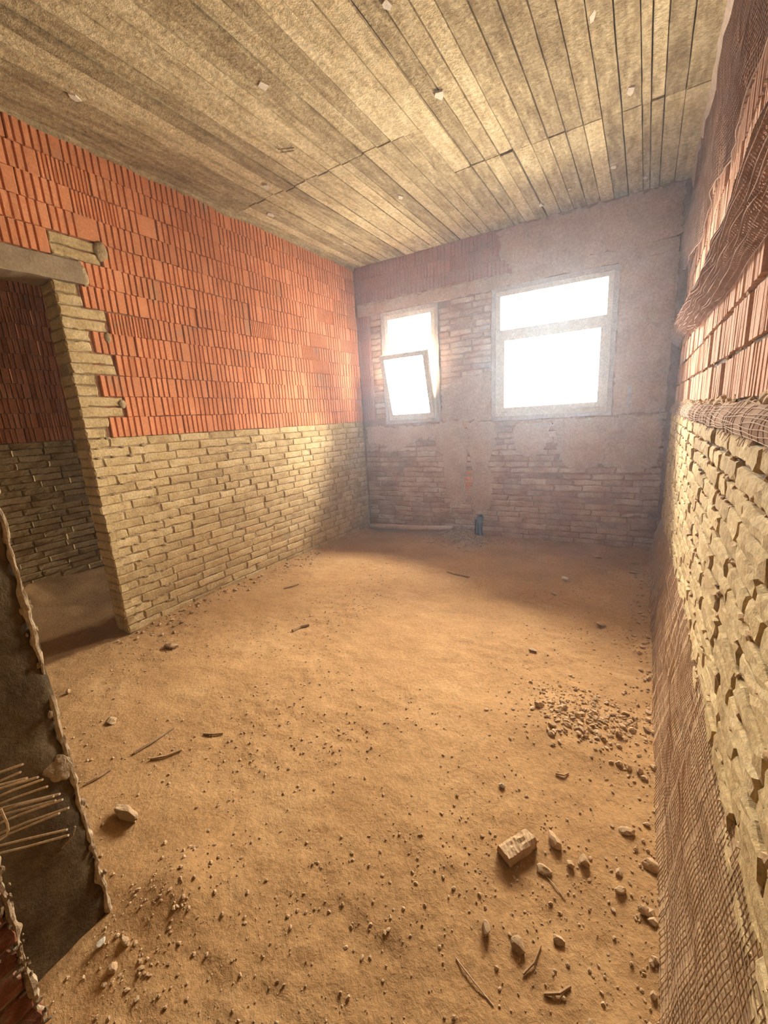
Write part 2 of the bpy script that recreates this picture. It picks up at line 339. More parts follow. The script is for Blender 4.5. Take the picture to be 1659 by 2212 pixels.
# quoin teeth beside the opening and the red blocks
RP = (H-.012-1.318)/13
redv = blocks(.244, RP-.0045, .06, 300); setm(redv, M['red'])
def pick_red(): return random.choices(redv, [5, 5, 5, 1.6, .8, .7])[0]
tooth = [.135, .25, .13, .245, .14, .25, .13]
for r in range(13):
    z0 = 1.318+r*RP; zc = z0+RP/2; y = YE
    if r < 7:
        tl = tooth[r]
        for q in range(2):
            me = random.choice(tanh if tl < .2 else tanv); b0 = .116 if tl < .2 else .238
            ll = tl+random.uniform(-.02, .02)
            place('brick', me, 'left', wl, y+ll/2, z0+(q+.5)*RP/2, random.gauss(0, .003), (ll-.008)/b0, RP/2/CH*.96)
        y += tl+.014
    elif r == 7:
        y = 1.325
    elif r == 8:
        for q in range(2):
            place('brick', random.choice(tanv), 'left', wl, 1.20+.125, z0+(q+.5)*RP/2, .002, (.25)/.238, RP/2/CH*.96)
        for L_, u in ((.243, 1.08), (.243, .83), (.243, .58)): place('hollow_block', pick_red(), 'left', wl, u-.005, zc, random.gauss(0, .002))
        y = 1.465
    else:
        y = .36+(.12 if r % 2 else 0)
    if r < 8: y += (0 if r % 2 else .0)
    while y < YB-.015:
        L_ = .25
        if YB-(y+L_) < .07: L_ = YB+.004-y
        place('hollow_block', pick_red(), 'left', wl, y+L_/2, zc+random.gauss(0, .0015), random.gauss(0, .0022), (L_-.006)/.243, 1, random.gauss(0, .004))
        y += L_
mb = MB(); mb.box((-A-.02, 1.30, 1.322), (-A-.0128, YB+.04, H)); mb.box((-A-.02, .37, 2.47), (-A-.0128, 1.31, H)); mb.build('mortar_bed', M['red_mortar'], wl)
# lintel over the opening
mb = MB(); n = 16
P = []
for i in range(n+1):
    y = .25+(1.335-.25)*i/n; b = 2.212+.012*nz(y, 3, 0, 5)-(.022 if y < 1.05 else 0)*max(0, nz(y, 7, 0, 4)+.3)
    P.append([(-A-TL, y, b), (-A+.012, y, b+.004), (-A+.016, y, 2.24), (-A+.013+.004*nz(y, 1, 0, 9), y, 2.335+.008*nz(y, 5, 0, 7)), (-A-.02, y, 2.35)])
mb.grid(P); mb.add(P[-1], [(0, 1, 2, 3, 4)]); mb.add(P[0], [(4, 3, 2, 1, 0)])
mb.build('lintel', M['concrete'], wl)
# bricks of the wall end that faces the camera
endv = setm([brick_mesh(TL-.006, .0525, .05, 80+s) for s in range(4)], M['tan'])
for c in range(36):
    z = (c+.5)*CH if c < 22 else 1.318+(c-22+.5)*RP/2
    if z > 2.20: break
    o = link('brick', random.choice(endv), None, wl, (-A-TL/2+.004, YE+random.gauss(0, .003)-.001, z)); o.rotation_euler = (0, 0, random.gauss(0, .01)); o['label'] = 'brick on the end of the wall'
# mortar smears and lumps along the wall
mb = MB()
def lump(mb, p, s, sub=1, flat=(1, 1, 1), rough=.5):
    V, Fc = stone(sub, s*flat[0], s*flat[1], s*flat[2], random.randint(0, 10**6), rough); mb.add(V+np.array(p), Fc)
for k in range(150):
    y = random.uniform(YE+.02, YB); c = random.randint(0, 22); lump(mb, (-A-.004, y, c*CH), random.uniform(.005, .012), 1, (.5, 1.6, .7))
for k in range(60):
    y = random.uniform(YE, YE+.35); lump(mb, (-A-.002, y, random.randint(0, 22)*CH), random.uniform(.006, .016), 1, (.5, 1.5, .8))
for k in range(70):
    y = random.uniform(YE-.1, YB); lump(mb, (-A+.0, y, H-.012), random.uniform(.015, .04), 1, (.35, 2.2, .55))
tag(mb.build('mortar_lumps', M['mortar'], wl), kind='stuff')
mb = MB(); n = 90; P = []
for i in range(n+1):
    y = .30+(YB+.02-.30)*i/n; zb = H-.022-.022*max(0, nz(y, 2, 0, 3.5))-.05*max(0, nz(y, 6, 0, 1.7)-.1); P.append([(-A-.01, y, zb-.004), (-A+.006, y, zb), (-A+.014+.006*nz(y, 4, 0, 6), y, (zb+H)/2), (-A+.022+.01*nz(y, 8, 0, 6), y, H+.002)])
mb.grid(P); mb.build('mortar_fillet', M['board'], wl, smooth=True)
# one broad smear at the lintel end
mb = MB(); lump(mb, (-A-.002, 1.465, 2.43), .055, 2, (.22, .8, 1.1), .4); lump(mb, (-A-.004, 1.34, 2.27), .05, 2, (.18, .6, 1.2), .4); lump(mb, (-A-.004, 1.41, 1.93), .03, 2, (.25, .7, 1.1), .4); lump(mb, (-A-.002, 1.42, 1.53), .03, 2, (.3, .8, 1.0), .4)
mb.build('mortar_smear', M['mortar'], wl, smooth=True)

# ================================================================== BACK WALL
LB = 3.30
def slab_with_holes(mb, t0, t1, z0, z1, d0, d1, holes):
    ts = sorted({t0, t1, *[v for h in holes for v in h[:2]]}); zs = sorted({z0, z1, *[v for h in holes for v in h[2:]]})
    for a, b in zip(ts, ts[1:]):
        for c, d in zip(zs, zs[1:]):
            if any(h[0] <= (a+b)/2 <= h[1] and h[2] <= (c+d)/2 <= h[3] for h in holes): continue
            mb.box((a, d0, c), (b, d1, d), lambda t, dd, z: bk(t, z, -dd))
mb = MB(); BREC = .010
slab_with_holes(mb, -2.2, LB, -.05, H+.02, BREC, .15, [WIN1, WIN2])
wb = tag(mb.build('wall_back', M['backmortar']), 'window wall of smeared brick with plaster patches', kind='structure')
bv = setm([brick_mesh(.238, .0525, .03, 500+s, .0035, .008) for s in range(6)], M['backbrick'])
bh = setm([brick_mesh(.116, .0525, .03, 520+s, .0035, .008) for s in range(3)], M['backbrick'])
bred = setm([brick_mesh(.116, .0525, .03, 530+s, .003, .006) for s in range(2)], M['red'])
def brick_run(t0, t1, z0, z1, name='brick', prob=1.0, dmean=.0):
    n = round((z1-z0)/CH)
    for c in range(n):
        t = t0; first = True
        while t < t1-.02:
            L_ = BP*random.uniform(.9, 1.08)
            if first: L_ *= random.choice([.5, 1, .75]) if t1-t0 > .6 else random.choice([.5, 1])
            first = False
            if t1-(t+L_) < .06: L_ = t1-t
            half = L_ < .17; me = random.choice(bh if half else bv); base = .116 if half else .238
            if random.random() < prob: place(name, me, 'back', wb, t+L_/2, z0+(c+.5)*(z1-z0)/n, dmean+random.gauss(0, .003), (L_-.008)/base, 1, random.gauss(0, .006))
            t += L_
brick_run(.01, 3.06, 0, 1.245, prob=.93)
brick_run(WIN1[1]+.01, WIN2[0]-.005, 1.25, 2.48, prob=.97)
for c in range(9):   # clay blocks and half bricks left of the small window
    z = 1.33+(c+.5)*RP
    if z > 2.45: break
    me = random.choice(redv[:3])
    m2 = me.copy(); m2.materials.clear(); m2.materials.append(M['backred'])
    place('hollow_block', m2, 'back', wb, .09, z, -.002, .165/.243)
    for q in (-.5, .5): place('half_brick', random.choice(bh), 'back', wb, .245, z+q*RP/2, .0, .13/.116, 1.03)
bblk = []
for me in redv[:5]:
    m2 = me.copy(); m2.materials.clear(); m2.materials.append(M['backred']); bblk.append(m2)
for r in range(3):
    t = .01-(.12 if r % 2 else 0)
    while t < 1.95:
        L_ = .25; a = max(t, .01)
        place('hollow_block', random.choice(bblk), 'back', wb, (a+t+L_)/2, 2.605+(r+.5)*.13, -.004, (t+L_-a-.006)/.243)
        t += L_
def patch(name, poly, m, parent=wb, th=.008, seed=0, jit=.012, dom=True):
    r = np.random.default_rng(seed); pts = []
    n = len(poly)
    for i in range(n):
        a = np.array(poly[i]); b = np.array(poly[(i+1) % n]); k = max(2, int(np.linalg.norm(b-a)/.03))
        for q in range(k): pts.append(a+(b-a)*q/k+r.normal(size=2)*jit)
    c = np.mean(pts, axis=0); k = len(pts)
    V = [bk(p[0], p[1], -.006) for p in pts]+[bk(c[0]+(p[0]-c[0])*.995, c[1]+(p[1]-c[1])*.995, th*.7) for p in pts]+[bk(c[0]+(p[0]-c[0])*.95, c[1]+(p[1]-c[1])*.95, th+r.normal()*.001) for p in pts]
    Fc = [(q, (q+1) % k, k+(q+1) % k, k+q) for q in range(k)]+[(k+q, k+(q+1) % k, 2*k+(q+1) % k, 2*k+q) for q in range(k)]+[tuple(range(2*k, 3*k))]
    me = mesh(name, V, Fc); bm = bmesh.new(); bm.from_mesh(me); bmesh.ops.triangulate(bm, faces=[f for f in bm.faces if len(f.verts) > 4]); bm.to_mesh(me); bm.free()
    return link(name, me, m, parent)
P_ = M['plaster']
patch('plaster_patch', [(.99, 1.27), (1.30, 1.27), (1.31, 1.0), (1.27, .80), (1.25, .62), (1.28, .42), (1.20, .34), (1.08, .36), (1.03, .60), (1.02, .86), (.93, 1.02), (.92, 1.2)], P_, seed=1)
patch('plaster_patch', [(1.29, 1.26), (1.57, 1.25), (1.60, 1.02), (1.53, .83), (1.56, .55), (1.54, .32), (1.40, .28), (1.33, .33), (1.345, .62), (1.33, .84), (1.30, .95)], P_, seed=2)
patch('plaster_patch', [(1.76, 1.21), (2.12, 1.21), (2.10, 1.0), (1.98, .86), (1.82, .92), (1.76, 1.05)], P_, seed=3)
patch('plaster_patch', [(.04, 1.25), (.97, 1.24), (.95, 1.12), (.62, 1.06), (.50, .97), (.32, .93), (.28, 1.02), (.06, 1.06)], P_, seed=4)
patch('plaster_patch', [(2.15, 1.23), (3.03, 1.24), (3.03, .78), (2.80, .74), (2.55, .80), (2.35, .72), (2.2, .85)], P_, seed=5, th=.006)
patch('plaster_patch', [(1.02, 1.62), (1.30, 1.72), (1.55, 1.74), (1.55, 1.26), (1.0, 1.27)], P_, seed=6, th=.007)
patch('plaster_patch', [(2.63, 2.58), (3.04, 2.58), (3.04, 1.26), (2.64, 1.25)], P_, seed=7, th=.006, jit=.006)
patch('plaster_patch', [(1.60, 2.98), (3.04, 2.98), (3.04, 2.60), (2.2, 2.58), (1.75, 2.60), (1.66, 2.72)], P_, seed=8, th=.006)
patch('concrete_band', [(.02, 2.60), (.9, 2.605), (1.9, 2.60), (3.04, 2.60), (3.04, 2.50), (1.9, 2.495), (1.0, 2.48), (.02, 2.485)], M['plaster'], seed=9, th=.012, jit=.004)
for z in (.47, .53, .59, .65, .71): place('brick', random.choice(bred), 'back', wb, 1.30, z, -.002, .9, 1)
mb = MB()
for k in range(110):
    t = random.uniform(.02, 1.4); lump(mb, bk(t, abs(random.gauss(0, .35))+.02, .001), random.uniform(.006, .022), 1, (1.4, .5, .8), .7)
for k in range(60):
    lump(mb, bk(random.uniform(.02, 1.6), 2.60+random.gauss(0, .008), .006), random.uniform(.006, .02), 1, (2.0, .6, .7))
for k in range(60): lump(mb, bk(random.uniform(0, 3.0), random.choice(range(21))*CH, 0), random.uniform(.005, .013), 1, (1.8, .5, .7))
tag(mb.build('mortar_lumps', M['backbrick'], wb), kind='stuff')
mb = MB(); mb.box((2.745, -.012, 1.31), (2.782, .002, 1.49), lambda t, d, z: bk(t, z, -d)); mb.build('mortar_strip', M['surround'], wb)

# ---- windows
def window(name, W_, tr0, tr1, label, sash_t, sash_z, tilt):
    root = bpy.data.objects.new(name, None); col.objects.link(root); root.location = bk((W_[0]+W_[1])/2, W_[2]); tag(root, label, kind='structure')
    root.rotation_euler = (0, 0, AB)
    inv = (Matrix.Translation(root.location) @ Matrix.Rotation(AB, 4, 'Z')).inverted()
    def loc(t, z, d): return inv @ bk(t, z, d)
    def ring(nm, o, i, d0, d1, m, parent=root, jit=0, fn=None):
        mb = MB(); r = np.random.default_rng(5); k = 1 if not jit else 14
        def side(p):  # outline points
            (a, b, c, d) = p; out = []
            for (s, e) in (((a, c), (b, c)), ((b, c), (b, d)), ((b, d), (a, d)), ((a, d), (a, c))):
                for q in range(k): out.append((s[0]+(e[0]-s[0])*q/k, s[1]+(e[1]-s[1])*q/k))
            return out
        so, si = side(o), side(i); n = len(so); G = fn or loc
        jj = lambda: r.normal()*jit
        V = [G(p[0]+jj(), p[1]+jj(), d0) for p in so]+[G(p[0]+jj(), p[1]+jj(), d1+jj()) for p in so]+[G(p[0]+jj()*.5, p[1]+jj()*.5, d1+jj()) for p in si]+[G(p[0], p[1], d0) for p in si]
        Fc = []
        for q in range(n):
            p = (q+1) % n
            for lay in range(3): Fc.append((lay*n+q, lay*n+p, (lay+1)*n+p, (lay+1)*n+q))
            Fc.append((3*n+q, 3*n+p, p, q))
        mb.add(V, Fc); return mb.build(nm, m, parent)
    a, b, c, d = W_
    ring('plaster_surround', (a-.004, b+.004, c-.004, d+.004), (a+.036, b-.036, c+.036, d-.036), -.13, .012, M['surround'], jit=.0025)
    fa, fb, fc, fd = a+.034, b-.034, c+.034, d-.034
    ring('frame', (fa, fb, fc, fd), (fa+.045, fb-.045, fc+.045, fd-.045), -.07, .004, M['frame'])
    ia, ib, ic, idd = fa+.043, fb-.043, fc+.043, fd-.043
    mb = MB(); mb.box((ia, -.002, tr0), (ib, .065, tr1), lambda t, dd, z: loc(t, z, -dd)); mb.build('transom', M['frame'], root)
    mb = MB(); mb.box((ia-.004, .030, tr1-.004), (ib+.004, .036, idd+.004), lambda t, dd, z: loc(t, z, -dd)); mb.build('pane', M['glass'], root)
    # opening sash, turned about its bottom edge
    s0, s1 = sash_t; z0, z1 = sash_z; ct, st = math.cos(tilt), math.sin(tilt)
    def G(t, z, dd):
        dz = z-z0; return loc(t, z0+dz*ct-(dd)*st, dz*st+dd*ct)
    fw = .046
    sash = ring('sash', (s0, s1, z0, z1), (s0+fw, s1-fw, z0+fw, z1-fw), -.045, .016, M['frame'], fn=G)
    mb = MB(); mb.box((s0+fw-.004, .012, z0+fw-.004), (s1-fw+.004, .020, z1-fw+.004), lambda t, dd, z: G(t, z, -dd)); mb.build('pane', M['glass'], sash)
    mb = MB(); tc = (s0+s1)/2
    mb.box((tc-.012, -.030, z1-fw*.75), (tc+.012, -.016, z1-fw*.25), lambda t, dd, z: G(t, z, -dd))
    mb.box((tc-.006, -.042, z1-fw*.6), (tc+.052, -.030, z1-fw*.4), lambda t, dd, z: G(t, z, -dd)); mb.build('handle', M['frame'], sash)
    for tt in (s0+.05, s1-.05):
        mb = MB(); mb.tube([G(tt-.03, z0+.004, .018), G(tt+.03, z0+.004, .018)], .008, 8); mb.build('hinge', M['frame'], sash)
    return root
window('window_1', WIN1, 2.045, 2.098, 'small cream-framed window with its lower sash tilted into the room', (.378, .928), (1.335, 2.030), math.radians(15.5))
window('window_2', WIN2, 2.050, 2.110, 'wide cream-framed window with both panes closed', (1.634, 2.556), (1.330, 2.052), 0.0)

# ================================================================== RIGHT WALL
YR0, YR1 = YCOR, 4.42
mb = MB(); mb.box((XR+.017, YR0, -.05), (XR+.35, YR1, 1.245)); 
mb.box((XU+.014, YR0, 1.24), (XU+.35, YR1, H+.02))
wr = tag(mb.build('wall_right', M['grey_mortar']), 'right wall of rough tan brick with pale hollow blocks above', kind='structure')
CR = 1.242/22
rtv = setm([brick_mesh(.235, .050, .05, 600+s, .0030, .005, 6, 2) for s in range(8)], M['tan'])
rth = setm([brick_mesh(.112, .050, .05, 620+s, .0030, .005, 3, 2) for s in range(5)], M['tan'])
low = MB(); nb_ = 0
for c in range(22):
    z = (c+.5)*CR; y = .42-random.uniform(0, .2)
    while y < 4.36:
        L_ = .252*random.uniform(.88, 1.1)
        if random.random() < .16: L_ *= .52
        half = L_ < .17; me = random.choice(rth if half else rtv); base = .112 if half else .235
        if c >= 4:
            place('brick', me, 'right', wr, y+L_/2, z+random.gauss(0, .002), random.gauss(0, .0022), (L_-random.uniform(.010, .022))/base, random.uniform(.90, 1.02), random.gauss(0, .010))
        else:
            low.box((XR+random.gauss(0, .004), y+.007, z-.024), (XR+.05, y+L_-.007, z+.024))
        y += L_
tag(low.build('brick_footing', M['tan'], wr), kind='stuff')
RPR = (H-.008-1.325)/12
rbv = blocks(.240, RPR-.012, .06, 700, .013); setm(rbv, M['redR'])
for r in range(12):
    zc = 1.325+(r+.5)*RPR; y = .36+(.12 if r % 2 else 0)
    while y < 4.38:
        L_ = .25
        place('hollow_block', random.choices(rbv, [4, 4, 4, 3, 2.5, 1.5])[0], 'right', wr, y+L_/2, zc+random.gauss(0, .002), random.gauss(0, .003), random.choice([.98, .975, .97, .98, .9, .83]), random.uniform(.95, 1.0), random.gauss(0, .006), x=XU)
        y += L_
mb = MB()     # mortar squeezed out of the joints
for k in range(520):
    y = random.uniform(.5, 4.3); c = random.randint(3, 22)
    lump(mb, (XR+.006, y, c*CR+random.gauss(0, .003)), random.uniform(.004, .012), 1, (.8, 1.4, .8), .7)
for k in range(150):
    y = random.uniform(.5, 4.3); r = random.randint(0, 12)
    lump(mb, (XU+.006, y, 1.325+r*RPR+random.gauss(0, .004)), random.uniform(.004, .012), 1, (.7, 1.6, .8), .7)
for k in range(140): lump(mb, (XU+.002, random.uniform(.6, 4.3), 1.322+random.gauss(0, .006)), random.uniform(.008, .022), 1, (.6, 1.6, .7), .6)
tag(mb.build('mortar_lumps', M['net_dust'], wr), kind='stuff')
mb = MB(); n = 60; P = []          # pale mortar strip under the ceiling
for i in range(n+1):
    y = .3+(4.35-.3)*i/n; P.append([(XU+.01, y, H-.11+.03*nz(y, 0, 0, 4)), (XU-.012, y, H-.10+.03*nz(y, 0, 0, 4)), (XU-.030+.008*nz(y, 4, 0, 6), y, H-.05), (XU-.04+.012*nz(y, 8, 0, 6), y, H+.01)])
mb.grid(P); mb.build('mortar_fillet', M['surround'], wr, smooth=True)

# ---- netting made of threads
def net(name, S, nu, nv, su, sv, rad, mat, parent=None, skip=.0, label=None, k=3):
    """S(u,v) in 0..1; nu/nv threads, su/sv samples along them"""
    mb = MB()
    for i in range(nu):
        u = i/(nu-1); a, b = 0, 1
        if random.random() < skip: a, b = sorted((random.random(), random.random()))
        mb.tube([S(u, a+(b-a)*q/su) for q in range(su+1)], rad*random.uniform(.8, 1.25), k)
    for j in range(nv):
        v = j/(nv-1); a, b = 0, 1
        if random.random() < skip: a, b = sorted((random.random(), random.random()))
        mb.tube([S(a+(b-a)*q/sv, v) for q in range(sv+1)], rad*random.uniform(.8, 1.25), k)
    return mb.build(name, mat, parent)
# (1) wide strip hanging under the ceiling
def S1(u, v):
    y = .55+3.75*u; zl = 2.17+.03*math.sin(y*3.1)+.03*nz(y, 0, 0, 2.2)+(.10*max(0, y-2.9) if y > 2.9 else 0)
    z = zl+(2.97-zl)*v; bulge = .022+.018*nz(y, z, 0, 3.5)+.010*nz(y, z, 5, 9)+.028*math.exp(-((v-.12)/.18)**2)*(.5+.7*nz(y, 3, 0, 2.5))
    bulge += .045*math.exp(-((y-3.85)/.28)**2)*math.exp(-((v-.25)/.3)**2)
    return Vector((XU-max(.004, bulge), y+.10*v+.03*nz(y, z, 9, 2.5), z))
o = tag(bpy.data.objects.new('plaster_netting', None), 'brown plaster netting hanging in a wide strip under the ceiling on the right wall', 'netting', 'netting on the right wall'); col.objects.link(o)
net('mesh_threads', S1, 270, 58, 40, 160, .0016, M['net'], o)
mb = MB(); mb.tube([S1(q/200, 0) for q in range(201)], .0022, 5); mb.build('hem', M['net'], o)
# (2) sagging fold lower down
def S2(u, v):
    y = .9+3.55*u; zc = 1.80+.03*math.sin(y*2.0+1)+(.05*max(0, y-3.0)); hw = .10+.02*nz(y, 2, 0, 2)-.045*max(0, u-.55)
    a = (v-.5)*2; out = .030+.045*(1-a*a)+.014*nz(y, a, 3, 5)+.03*max(0, u-.7)
    return Vector((XU-max(.004, out*(.35+.65*(1-abs(a)**3))), y, zc+hw*a+.012*nz(y, a, 7, 5)))
o = tag(bpy.data.objects.new('plaster_netting', None), 'narrow sagging fold of brown netting halfway up the pale hollow blocks', 'netting', 'netting on the right wall'); col.objects.link(o)
net('mesh_threads', S2, 270, 17, 18, 180, .0014, M['net_fold'], o)
def S2b(u, v): p = S2(u, .05+.40*v); return Vector((p.x+.010+.006*nz(p.y, v, 0, 8), p.y+.006, p.z-.012))
net('folded_layer', S2b, 250, 8, 12, 160, .0012, M['net_fold'], o)
# (3) netting over the ledge between brick and blocks
def S3(u, v):
    y = .5+3.85*u; s = v
    z = 1.246+.075*s+.010*nz(y, s, 0, 4)*s; x = XR+.004+(XU-XR-.006)*s-.022*math.sin(math.pi*s)*(.6+.5*nz(y, 1, 0, 3))-.010*(1-s)
    return Vector((x, y, z+.006*nz(y, s*2, 2, 6)))
o = tag(bpy.data.objects.new('plaster_netting', None), 'strip of wavy pale-threaded netting tucked along the ledge above the tan brick', 'netting', 'netting on the right wall'); col.objects.link(o)
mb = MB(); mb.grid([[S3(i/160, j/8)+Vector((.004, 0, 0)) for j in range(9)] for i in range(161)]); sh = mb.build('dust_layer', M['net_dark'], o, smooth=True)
mb = MB()
for j in range(8):
    v = .06+j*.125; mb.tube([S3(q/220, v+.05*math.sin(q*.16+j)*.6+.03*nz(q*.06, j, 0, 1)) for q in range(221)], .0011, 4)
tag(mb.build('long_threads', M['net_pale'], o), kind='stuff')
mb = MB()
for i in range(90):
    u = random.random(); du = random.uniform(-.012, .012); mb.tube([S3(min(1, max(0, u+du*q/6)), q/6) for q in range(7)], .0010, 3)
for i in range(70):
    u = random.random(); p = S3(u, .02); mb.tube([p, p+Vector((-.006, random.uniform(-.02, .02), -random.uniform(.004, .022)))], .0009, 3)
tag(mb.build('frayed_threads', M['net'], o), kind='stuff')
# (4) caked netting along the foot of the wall
def S4(u, v):
    y = .05+4.22*u; top = .54+.02*nz(y, 0, 0, 3)-.05*max(0, y-1.6)-.03*max(0, y-2.6); s = v
    z = .004+top*s
    x = XR-.005-.055*(1-s)**1.6-.018*(1-abs(2*s-1))*(.6+nz(y, s*1.5, 0, 3.0))-.003*nz(y, s*3, 4, 9)-.012*math.exp(-s/.12)+.014*s**6
    return Vector((x, y+.007*nz(y, s, 8, 4), z))
o = tag(bpy.data.objects.new('plaster_netting', None), 'dust-caked netting slumped along the foot of the tan brick wall', 'netting', 'netting on the right wall'); col.objects.link(o)
mb = MB(); mb.grid([[S4(i/420, j/46)+Vector((.0026+.0020*nz(i*.16, j*.20), 0, 0)) for j in range(47)] for i in range(421)]); mb.build('dust_layer', M['net_dust'], o, smooth=True)
net('mesh_threads', S4, 300, 40, 30, 260, .0011, M['net_pale'], o, skip=.2)
mb = MB()
for i in range(70):
    p = S4(random.uniform(.75, 1), random.uniform(.1, 1)); q = Vector((-random.uniform(.01, .05), random.uniform(-.03, .03), random.uniform(-.02, .03))); mb.tube([p, p+q*.5+Vector((0, 0, .006)), p+q], .0011, 3)
for i in range(50):
    p = S4(random.random(), 1); q = Vector((-random.uniform(.0, .012), random.uniform(-.02, .02), random.uniform(.005, .03))); mb.tube([p, p+q], .0010, 3)
tag(mb.build('frayed_threads', M['net_pale'], o), kind='stuff')

# ================================================================== NEAR WALL and its jamb
mb = MB(); mb.box((-3.55, YN0, -.05), (XJ-.03, YN-.012, H+.02)); mb.box((XJ-.05, YN0, 2.35), (XU, YN-.012, H+.02))  # stretch beyond the left wall is unseen, added to shade the adjoining floor
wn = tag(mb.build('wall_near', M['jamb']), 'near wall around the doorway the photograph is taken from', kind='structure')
mb = MB(); P = []
nzv = 150
for i in range(nzv+1):
    z = -.02+2.42*i/nzv; row = []
    for s in range(15):
        # profile around the corner: jamb face from y=YN0 to YN, then the room face
        e = .012*fbm(z, s*.3, 0, 5, 4)
        ed = .020*nz(z, 3, 0, 9)+.012*nz(z, 5, 0, 23)
        if s <= 9:
            y = YN0-.02+(YN-YN0+.02)*s/9; k = max(0, (s-7)/2)
            row.append((XJ+.008*fbm(y, z, 1, 6, 4)-k*.012+.0*e+k*ed, y-.004*k+k*ed*.4, z))
        else:
            x = XJ-.02-.30*((s-9)/5)**1.5; row.append((x, YN+.006*fbm(x, z, 4, 6, 3)+(.006 if s == 10 else 0), z))
    P.append(row)
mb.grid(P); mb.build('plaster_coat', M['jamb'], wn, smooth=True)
mb = MB()
for k in range(160):
    z = random.uniform(.0, 1.5)
    if nz(z, 40, 0, 9)+.25*nz(z, 44, 0, 30) < random.uniform(-.2, .4): continue
    lump(mb, (XJ-.012+random.gauss(0, .006), YN-.010+random.gauss(0, .006), z), random.uniform(.002, .008), 1, (.8, 1.0, 1.7), .6)
lump(mb, (XJ-.002, YN-.030, .52), .030, 3, (.25, .9, 1.2), .6)
tag(mb.build('mortar_lumps', M['pale_mortar'], wn), kind='stuff')
def ragged(fx, fy, z0, z1, seed, amp=.010):
    mb = MB(); n = 300; P = []
    for i in range(n+1):
        z = z0+(z1-z0)*i/n; rr = .0035+amp*max(0, .25+nz(z, seed, 0, 11)+.5*nz(z, seed, 3, 34)); cx_ = fx(z)+.005*nz(z, seed, 5, 14); cy_ = fy(z)+.005*nz(z, seed, 8, 17)
        P.append([(cx_+rr*math.cos(t)*(1+.5*nz(z, t, seed, 40)), cy_+rr*math.sin(t)*(1+.5*nz(z, t, seed+3, 40)), z+.004*nz(z, t, seed, 60)) for t in [2*math.pi*q/8 for q in range(8)]+[0]])
    mb.grid(P); return mb
ragged(lambda z: XJ-.010, lambda z: YN-.008, -.01, 2.3, 3).build('mortar_edge', M['edge'], wn)
for (y0, z0, y1, z1) in ((.262, .345, .225, .31),):
    mb = MB(); mb.tube([(XJ+.006, y0, z0), (XJ+.008, (y0+y1)/2+.01, (z0+z1)/2), (XJ+.002, y1, z1)], .0025, 5); mb.build('mortar_ridge', M['pale_mortar'], wn)
# brick stub that stands out in front of the jamb
def xs(z): return -.800-.20*max(0, .85-z)
mb = MB()
for c in range(20):
    z = c*.066; mb.box((-2.0, YN0-.35, z), (xs(z+.033)-.014, YN0-.012, z+.0665))
ws = tag(mb.build('wall_stub', M['pale_mortar']), 'red brick stub at the lower corner of the doorway', kind='structure')
sv = setm([brick_mesh(.20, .054, .09, 900+s, .004, .008, 5, 2) for s in range(4)], M['jambred'])
for c in range(15):
    z = (c+.5)*.066; y = YN0-.004+random.gauss(0, .004); 
    L_ = [.20, .11, .16][c % 3]
    while y > -.25:
        o = link('brick', random.choice(sv), None, ws, (xs(z)+random.gauss(0, .003), y-L_/2, z)); o.rotation_euler = (random.gauss(0, .01), 0, math.pi/2+random.gauss(0, .02)); o.scale = ((L_-.012)/.20, 1, 1); y -= L_; L_ = .21
mb = MB()
for k in range(80):
    z = random.uniform(0, .95); lump(mb, (xs(z)-.006+random.gauss(0, .003), YN0-.010+random.gauss(0, .006), z), random.uniform(.0015, .005), 1, (.8, 1, 1.8), .5)
for k in range(160):
    z = random.randint(0, 14)*.066; lump(mb, (xs(z)-.002, random.uniform(-.15, YN0), z+random.gauss(0, .004)), random.uniform(.003, .007), 1, (.5, 1.6, .8), .5)
tag(mb.build('mortar_lumps', M['pale_mortar'], ws), kind='stuff')
ragged(lambda z: xs(z)-.008, lambda z: YN0-.010, -.01, 1.0, 9, .009).build('mortar_edge', M['edge'], ws)

# steel rods sticking out of the jamb
def ray(px, py):
    return rgt*((px-829.5)/F_PX)-upv*((py-1106.0)/F_PX)+fwd
def on_x(px, py, x): v = ray(px, py); return Vector((0, 0, CAM_Z))+v*(x/v.x)
def on_floor(px, py, z=0.0): v = ray(px, py); return Vector((0, 0, CAM_Z))+v*((z-CAM_Z)/v.z)
rods = [((49, 1651), (-30, 1680)), ((44, 1668), (-30, 1700)), ((82, 1679), (-30, 1712)), ((92, 1684), (-30, 1732)), ((58, 1681), (-30, 1703)), ((102, 1699), (-30, 1748)), ((129, 1715), (-30, 1755)), ((120, 1729), (-30, 1770)), ((116, 1720), (-30, 1763)), ((135, 1727), (-30, 1790)), ((148, 1745), (-30, 1812)), ((128, 1757), (-30, 1822)), ((145, 1792), (-30, 1834)), ((148, 1804), (-30, 1850))]
for i, (tp, bp) in enumerate(rods):
    a = on_x(tp[0], tp[1], -1.0); b = on_x(bp[0], bp[1], -1.195); m_ = (a+b)/2+Vector((0, 0, random.gauss(0, .002)))
    mb = MB(); ctr = b; mb.tube([Vector((0, 0, 0)), m_-b, a-b], .0023, 6)
    tag(mb.build('steel_rod', M['steel'], loc=b), {0: 'topmost thin steel rod of the bundle in the dark door jamb', 12: 'upper of the two separate steel rods below the bundle in the jamb', 13: 'lowest steel rod sticking out of the dark door jamb'}.get(i, 'thin dusty steel rod in the thick of the bundle poking from the jamb'), 'rod', 'steel rods in the door jamb')
pts = [on_x(px, py, -1.08) for (px, py) in ((2, 1748), (8, 1762), (16, 1780), (18, 1795), (12, 1806), (0, 1814), (-12, 1818))]
